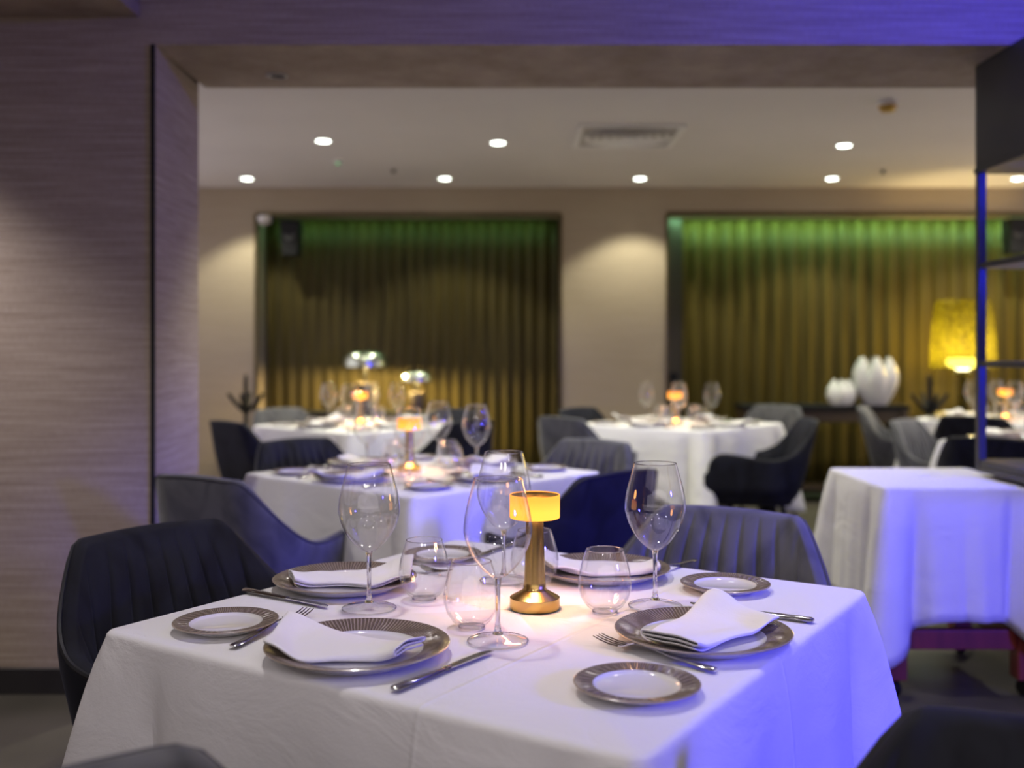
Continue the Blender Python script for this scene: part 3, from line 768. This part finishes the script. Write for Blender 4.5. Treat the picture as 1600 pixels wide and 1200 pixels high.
def lamp(loc, label, power):
    LP.place(label, loc, 0, 'brass table lamps')
    light('table_lamp_light', 'AREA', (loc[0], loc[1], loc[2] + 0.157), power, (1.0, 0.50, 0.27), (0, 0, -1), shape='DISK', size=0.082)
    light('table_lamp_glow', 'POINT', (loc[0], loc[1], loc[2] + 0.225), power * 0.25, (1.0, 0.42, 0.10), None, shadow_soft_size=0.02)

PZ = TT + 0.0016
# ---- front table, every piece where it lies
def hd(ax, ay, bx, by): return math.atan2(by - ay, bx - ax) - PI / 2
ft = 'front table'
PL.place('brown rimmed dinner plate at the front left of the front table', (-0.228, 1.515, PZ), 0.1, 'brown rimmed dinner plates')
PL.place('brown rimmed dinner plate at the right of the front table, beside two forks', (0.296, 1.589, PZ), 0.6, 'brown rimmed dinner plates')
PL.place('brown rimmed dinner plate at the rear left of the front table', (-0.319, 1.960, PZ), 1.1, 'brown rimmed dinner plates')
PL.place('brown rimmed dinner plate behind the brass lamp of the front table', (0.180, 2.054, PZ), 1.6, 'brown rimmed dinner plates')
BP.place('small empty bread plate near the left corner of the front table', (-0.465, 1.665, PZ), 0, 'brown rimmed bread plates')
BP.place('small empty bread plate nearest the camera on front table', (0.165, 1.353, PZ), 0.5, 'brown rimmed bread plates')
BP.place('small empty bread plate near the right corner of the front table', (0.403, 1.936, PZ), 1.0, 'brown rimmed bread plates')
BP.place('small bread plate at the far corner of the front table', (-0.150, 2.225, PZ), 1.5, 'brown rimmed bread plates')
napkin(1, 'white napkin folded across the front left dinner plate', (-0.243, 1.512, PZ + .001), R(156), 0.150, 0.075, -0.45, 0.003)
napkin(2, 'white napkin with a raised corner on the right dinner plate', (0.300, 1.582, PZ + .001), R(52), 0.135, 0.100, 0.30)
napkin(3, 'white napkin on the rear left dinner plate behind a wine glass', (-0.315, 1.960, PZ + .001), R(22), 0.140, 0.070, 0.35, 0.009)
napkin(4, 'white napkin on the dinner plate right behind brass lamp', (0.185, 2.050, PZ + .001), R(176), 0.130, 0.075, -0.35)
KN.place('steel knife right of the front left plate, nearest the camera', (-0.094, 1.436, PZ), hd(-0.155, 1.351, -0.033, 1.522), 'steel knives')
KN.place('steel knife between rear left plate and left bread plate', (-0.412, 1.853, PZ), hd(-0.503, 1.915, -0.321, 1.791), 'steel knives')
KN.place('steel knife whose handle shows right of the right dinner plate', (0.408, 1.752, PZ), hd(0.5, 1.694, 0.316, 1.810), 'steel knives')
KN.place('steel knife at the far edge behind the tall glasses', (-0.045, 2.29, PZ), hd(0.0, 2.36, -0.09, 2.21), 'steel knives')
FK.place('steel fork beside the bread plate nearest the camera', (0.2085, 1.507, PZ), hd(0.295, 1.42, 0.126, 1.589), 'steel forks')
FK.place('steel fork half hidden under the front left napkin', (-0.385, 1.647, PZ), hd(-0.427, 1.525, -0.337, 1.769), 'steel forks')
FK.place('steel fork lying left of the right corner bread plate', (0.325, 2.105, PZ), hd(0.39, 2.19, 0.262, 2.03), 'steel forks')
FK.place('steel fork seen through the tumbler at rear left', (-0.215, 2.108, PZ), hd(-0.31, 2.17, -0.12, 2.05), 'steel forks')
WG.place('tall wine glass standing at the left of front table', (-0.250, 1.791, PZ), 0, 'large wine glasses')
WG.place('tall wine glass at the front, overlapping the brass lamp', (-0.022, 1.589, PZ), 0, 'large wine glasses')
WG.place('tall wine glass standing right of the brass lamp', (0.253, 1.809, PZ), 0, 'large wine glasses')
WG.place('tall wine glass partly hidden behind the front wine glass', (-0.016, 2.011, PZ), 0, 'large wine glasses')
TG.place('stemless glass tumbler beside the left wine glass', (-0.159, 1.856, PZ), 0, 'stemless tumblers')
TG.place('stemless glass tumbler left of the front wine glass stem', (-0.066, 1.667, PZ), 0, 'stemless tumblers')
TG.place('stemless glass tumbler just right of the brass lamp', (0.160, 1.765, PZ), 0, 'stemless tumblers')
TG.place('stemless glass tumbler half hidden behind the brass lamp', (0.043, 1.957, PZ), 0, 'stemless tumblers')
lamp((0.040, 1.796, PZ), 'cordless brass table lamp with glowing amber shade on front table', 0.85)

# ---- the other tables, set like the first
SIDES = {45: 'far right', 135: 'far left', 225: 'near left', 315: 'near right'}
for ti, ((cx, cy), rot, nm, hs) in enumerate(TABLES[1:], 1):
    rnd = random.Random(ti * 13)
    for base, side in SIDES.items():
        n_ = R(rot + 45 + base); out = Vector((math.cos(n_), math.sin(n_))); rt = Vector((-out.y, out.x))   # right hand of the guest
        def at(o, r): 
            p = Vector((cx, cy)) + out * (o + rnd.uniform(-.012, .012)) + rt * (r + rnd.uniform(-.012, .012)); return (p.x, p.y, PZ)
        pl_ = at(0.335, 0.0)
        PL.place(f'brown rimmed dinner plate at the {side} place of the {nm}', pl_, rnd.uniform(0, 6), 'brown rimmed dinner plates')
        napkin(rnd.choice((1, 2, 3, 4)), f'folded white napkin at the {side} place of the {nm}', (pl_[0], pl_[1], PZ + .001), rnd.uniform(0, 6.28))
        BP.place(f'small bread plate at the {side} place of the {nm}', at(0.355, -0.305), 0, 'brown rimmed bread plates')
        WG.place(f'tall wine glass at the {side} place of the {nm}', at(0.175, 0.115), 0, 'large wine glasses')
        TG.place(f'stemless tumbler at the {side} place of the {nm}', at(0.150, 0.005), 0, 'stemless tumblers')
        FK.place(f'steel fork at the {side} place of the {nm}', at(0.335, -0.185), n_ + PI / 2, 'steel forks')
        KN.place(f'steel knife at the {side} place of the {nm}', at(0.335, 0.180), n_ + PI / 2, 'steel knives')
    lx, ly = {1: (-0.387, 3.86), 2: (-0.943, 6.36), 3: (1.02, 6.40), 4: (3.31, 6.87), 5: (2.84, 5.22)}[ti]
    lamp((lx, ly, PZ), f'cordless brass lamp with amber shade on the {nm}', 0.9)

# ------------------------------------------------------------------ service cart under a cloth
ct = thing('service_cart', 'red wooden service cart on casters under a white cloth', 'cart', (1.56, 3.83, 0))
hx, hy = 0.262, 0.29
for sx in (-1, 1):
    for sy in (-1, 1):
        lg_ = MB().box(sx * (hx - .035) - .035, sx * (hx - .035) + .035, sy * (hy - .035) - .035, sy * (hy - .035) + .035, 0.062, 0.70).build('leg', 'red_wood', ct, smooth=False, bevel=0.004)
        w_ = MB().lathe([(0.012, -0.012), (0.026, -0.012), (0.029, -0.008), (0.029, 0.008), (0.026, 0.012), (0.012, 0.012)], 24).build('caster', 'black', lg_)
        w_.rotation_euler = (0, R(90), 0.3); w_.location = (sx * (hx - .035), sy * (hy - .035), 0.0292)
        MB().box(sx * (hx - .035) - .018, sx * (hx - .035) + .018, sy * (hy - .035) - .012, sy * (hy - .035) + .012, 0.058, 0.064).build('caster_plate', 'chrome', lg_, smooth=False)
for sy in (-1, 1):
    MB().box(-hx + .07, hx - .07, sy * (hy - .035) - .02, sy * (hy - .035) + .02, 0.165, 0.235).build('rail', 'red_wood', ct, smooth=False, bevel=0.004)
for sx in (-1, 1):
    MB().box(sx * (hx - .035) - .02, sx * (hx - .035) + .02, -hy + .07, hy - .07, 0.165, 0.235).build('rail', 'red_wood', ct, smooth=False, bevel=0.004)
MB().box(-hx, hx, -hy, hy, 0.70, 0.722).build('top', 'red_wood', ct, smooth=False, bevel=0.004)
cloth(0.283, 0.315, 0.733, 0.45, 0.60, (1.56, 3.83, 0), 0, 77, 'white cloth hanging over the service cart at right', cone=0.10, flare=0.012, tail=0.075)

# ------------------------------------------------------------------ black shelf unit hung from the beam
sh = thing('shelf_unit', 'tall black open shelf unit with blue lit posts at right edge', 'shelf', (1.75, 3.87, 0))
SW, SD = 0.46, 1.15
def shb(name, x0, x1, y0, y1, z0, z1, m='shelf', bev=0.003): return MB().box(x0, x1, y0, y1, z0, z1).build(name, m, sh, smooth=False, bevel=bev)
shb('upper_cabinet', 0, SW, -SD, 0, 1.893, 2.279)
shb('upper_cabinet_base', -0.004, SW + .004, -SD - .004, 0.004, 1.872, 1.892)
for (x, y) in ((0.0, -0.03), (SW - .03, -0.03), (0.0, -SD), (SW - .03, -SD)):
    shb('post', x, x + 0.03, y, y + 0.03, 0.752, 1.872)
for z in (1.512, 1.145, 0.775):
    pl = shb('shelf_board', 0.004, SW - .004, -SD + .004, -0.004, z, z + 0.022)
shb('bottom_panel', 0.001, SW - .001, -SD, 0, 0.750, 0.774)
for (y, z) in ((-0.30, 1.872), (-0.30, 1.512), (-0.85, 1.872), (-0.85, 1.512), (-0.30, 1.145)):
    pk = MB().lathe([(0.034, 0.0), (0.034, -0.006), (0.028, -0.008)], 24).build('led_puck', 'blue_glow', sh); pk.location = (0.10, y, z)
    light('shelf_led_light', 'SPOT', (1.75 + 0.10, 3.87 + y, z - 0.012), 9.0, (0.02, 0.03, 1.0), (-0.25, 0.9, -1), spot_size=R(150), spot_blend=0.5, shadow_soft_size=0.03)

# ------------------------------------------------------------------ console, vases, lamps at the back
cs_ = thing('console_table', 'long dark console table in front of the olive curtain', 'console', (2.50, 8.30, 0))
MB().box(-0.66, 0.66, -0.18, 0.18, 0.74, 0.775).build('top', 'black', cs_, smooth=False, bevel=0.004)
MB().box(-0.60, 0.60, -0.15, 0.15, 0.64, 0.74).build('drawer_box', 'walnut', cs_, smooth=False, bevel=0.004)
for sx in (-1, 1): MB().box(sx * 0.62 - .03, sx * 0.62 + .03, -0.17, 0.17, 0, 0.74).build('side_panel', 'walnut', cs_, smooth=False, bevel=0.004)
MB().box(-0.59, 0.59, -0.15, 0.15, 0.10, 0.125).build('lower_shelf', 'walnut', cs_, smooth=False, bevel=0.003)
def vase(loc, Rm, H, lobes, prof, label):
    root = thing('vase', label, 'vase', loc, 0.3); n = lobes * 14; rows = []
    def body(scale, rows):
        for i in range(25):
            v = i / 24; row = []
            for k in range(n):
                a = 2 * PI * k / n; lb = abs(math.cos(a * lobes / 2))
                rad = Rm * prof(v) * (1 - 0.24 * v ** 0.5 * (1 - lb ** 0.7)) * scale
                zz = H * v * (1 - 0.30 * v * v * (1 - lb ** 0.8))
                row.append((rad * math.cos(a), rad * math.sin(a), zz))
            rows.append(row)
    body(1.0, rows); inn = []; body(0.90, inn)
    for r_, row in enumerate(inn): inn[r_] = [(x, y, z + 0.012 * (1 - r_ / 24)) for (x, y, z) in row]
    q = MB().grid(rows + list(reversed(inn)), True); q.f.append(tuple(range(n)))
    q.build('petalled_body', 'porcelain', root)
    MB().lathe([(Rm * 0.40, 0.0), (Rm * 0.42, 0.004), (Rm * 0.40, 0.014)], 32).build('foot_ring', 'porcelain', root)
vase((2.655, 8.26, 0.775), 0.118, 0.205, 6, lambda v: 0.50 + 0.62 * math.sin(min(1.0, v * 0.80 + 0.12) * PI) ** 0.8 - 0.16 * v, 'small round white petalled vase, left of the pair')
vase((2.93, 8.26, 0.775), 0.185, 0.385, 6, lambda v: 0.34 + 0.70 * math.sin(min(1.0, 0.08 + v * 0.66) * PI) - 0.18 * v ** 4, 'large white tulip shaped vase, right of the pair')

def resin_lamp(loc):
    root = thing('floor_lamp', 'tall lamp with a textured yellow shade glowing before the curtain', 'lamp', loc)
    n = 96; rows = []
    for i in range(61):
        v = i / 60; z = 1.07 + 0.545 * v; r0 = 0.252 - 0.035 * v - 0.02 * v ** 6
        rows.append([((r0 + 0.006 * math.cos(k * PI / 4 * 2 / 1.0 + (i // 3) * PI) * math.sin(v * 20 * PI)) * math.cos(2 * PI * k / n), (r0 + 0.006 * math.cos(k * PI / 2 + (i // 3) * PI) * math.sin(v * 20 * PI)) * math.sin(2 * PI * k / n), z) for k in range(n)])
    MB().grid(rows, True).build('shade', 'yellow_resin', root)
    MB().lathe([(0.035, 1.055), (0.115, 1.09), (0.125, 1.12), (0.115, 1.145), (0.04, 1.15)], 32).build('bulb_diffuser', 'bulb_glow', root)
    MB().lathe([(0.03, 1.015), (0.062, 1.02), (0.070, 1.04), (0.045, 1.056)], 32).build('collar', 'yellow_resin', root)
    MB().lathe([(0.15, 0), (0.155, 0.012), (0.03, 0.03), (0.022, 0.06), (0.035, 0.30), (0.022, 0.50), (0.045, 0.72), (0.024, 0.90), (0.024, 1.02)], 32).build('stand', 'yellow_resin', root)
    MB().tube([(-0.238, 0, 1.13), (0.238, 0, 1.13)], 0.004, 6).build('shade_carrier', 'bronze_trim', root)
    light('floor_lamp_light', 'POINT', (loc[0], loc[1], 1.20), 66, (1.0, 0.72, 0.24), None, shadow_soft_size=0.10)
resin_lamp((3.62, 8.22, 0))

def dome_lamp(loc, s, label):
    root = thing('dome_lamp', label, 'lamp', loc)
    H = 0.44 * s
    MB().lathe([(0.17 * s, H - 0.115 * s), (0.172 * s, H - 0.10 * s), (0.165 * s, H - 0.055 * s), (0.145 * s, H - 0.02 * s), (0.11 * s, H - 0.004 * s), (0.01, H), (0.01, H - 0.006), (0.10 * s, H - 0.012 * s), (0.138 * s, H - 0.03 * s), (0.158 * s, H - 0.06 * s), (0.165 * s, H - 0.10 * s), (0.17 * s, H - 0.115 * s)], 48, False, False).build('dome_shade', 'dome_metal', root)
    MB().lathe([(0.012, 0.20 * s), (0.012, H - 0.02)], 16).build('stem', 'black', root)
    MB().lathe([(0.085 * s, 0), (0.09 * s, 0.004), (0.09 * s, 0.19 * s), (0.08 * s, 0.205 * s), (0.012, 0.21 * s)], 32).build('base', 'walnut', root)
    MB().lathe([(0.012, -0.02), (0.03, -0.012), (0.034, 0.01), (0.02, 0.035)], 20).build('bulb', 'bulb_glow', root).location = (0.0, 0.0, H - 0.085 * s)
    for sx in (-1, 1):
        light('dome_lamp_light', 'POINT', (loc[0] + sx * 0.06 * s, loc[1], loc[2] + H - 0.094 * s), 30.0 * s, (1.0, 0.72, 0.26), None, shadow_soft_size=0.03)
sb_ = thing('sideboard', 'dark low sideboard before the left curtain carrying two dome lamps', 'sideboard', (-1.05, 8.25, 0))
MB().box(-0.75, 0.75, -0.19, 0.19, 0.10, 0.70).build('body', 'walnut', sb_, smooth=False, bevel=0.004)
MB().box(-0.77, 0.77, -0.20, 0.20, 0.70, 0.725).build('top', 'black', sb_, smooth=False, bevel=0.004)
for sx in (-1, 0, 1): MB().box(sx * 0.5 - .245, sx * 0.5 + .245, -0.20, -0.188, 0.12, 0.68).build('door', 'walnut', sb_, smooth=False, bevel=0.003)
for sx in (-1, 1): MB().box(sx * 0.68 - .02, sx * 0.68 + .02, -0.16, 0.16, 0, 0.10).build('leg', 'black', sb_, smooth=False)
dome_lamp((-1.175, 8.22, 0.725), 1.10, 'chrome dome lamp casting light on the curtain, larger of two')
dome_lamp((-0.765, 8.24, 0.725), 0.74, 'chrome dome lamp casting light on the curtain, smaller of two')

def bag_stand(loc, rz, label):
    root = thing('bag_stand', label, 'stand', loc, rz)
    MB().lathe([(0.14, 0), (0.145, 0.006), (0.13, 0.014), (0.02, 0.02)], 32).build('base', 'black', root)
    MB().tube([(0, 0, 0.015), (0, 0, 0.99)], [0.021, 0.018], 12).build('pole', 'black', root)
    MB().lathe([(0.004, 0.985), (0.016, 1.0), (0.012, 1.02), (0.003, 1.03)], 16).build('finial', 'black', root)
    for k in range(4):
        a = k * PI / 2 + 0.35
        c, s = math.cos(a), math.sin(a)
        MB().tube([(0.006 * c, 0.006 * s, 0.74), (0.05 * c, 0.05 * s, 0.78), (0.11 * c, 0.11 * s, 0.845), (0.135 * c, 0.135 * s, 0.885)], [0.017, 0.017, 0.016, 0.013], 10).build('arm', 'black', root)
bag_stand((-2.04, 7.85, 0), -0.35, 'black bag stand with upswept arms at the left pier')
bag_stand((3.14, 7.70, 0), -0.35, 'black bag stand with upswept arms before the yellow lamp')
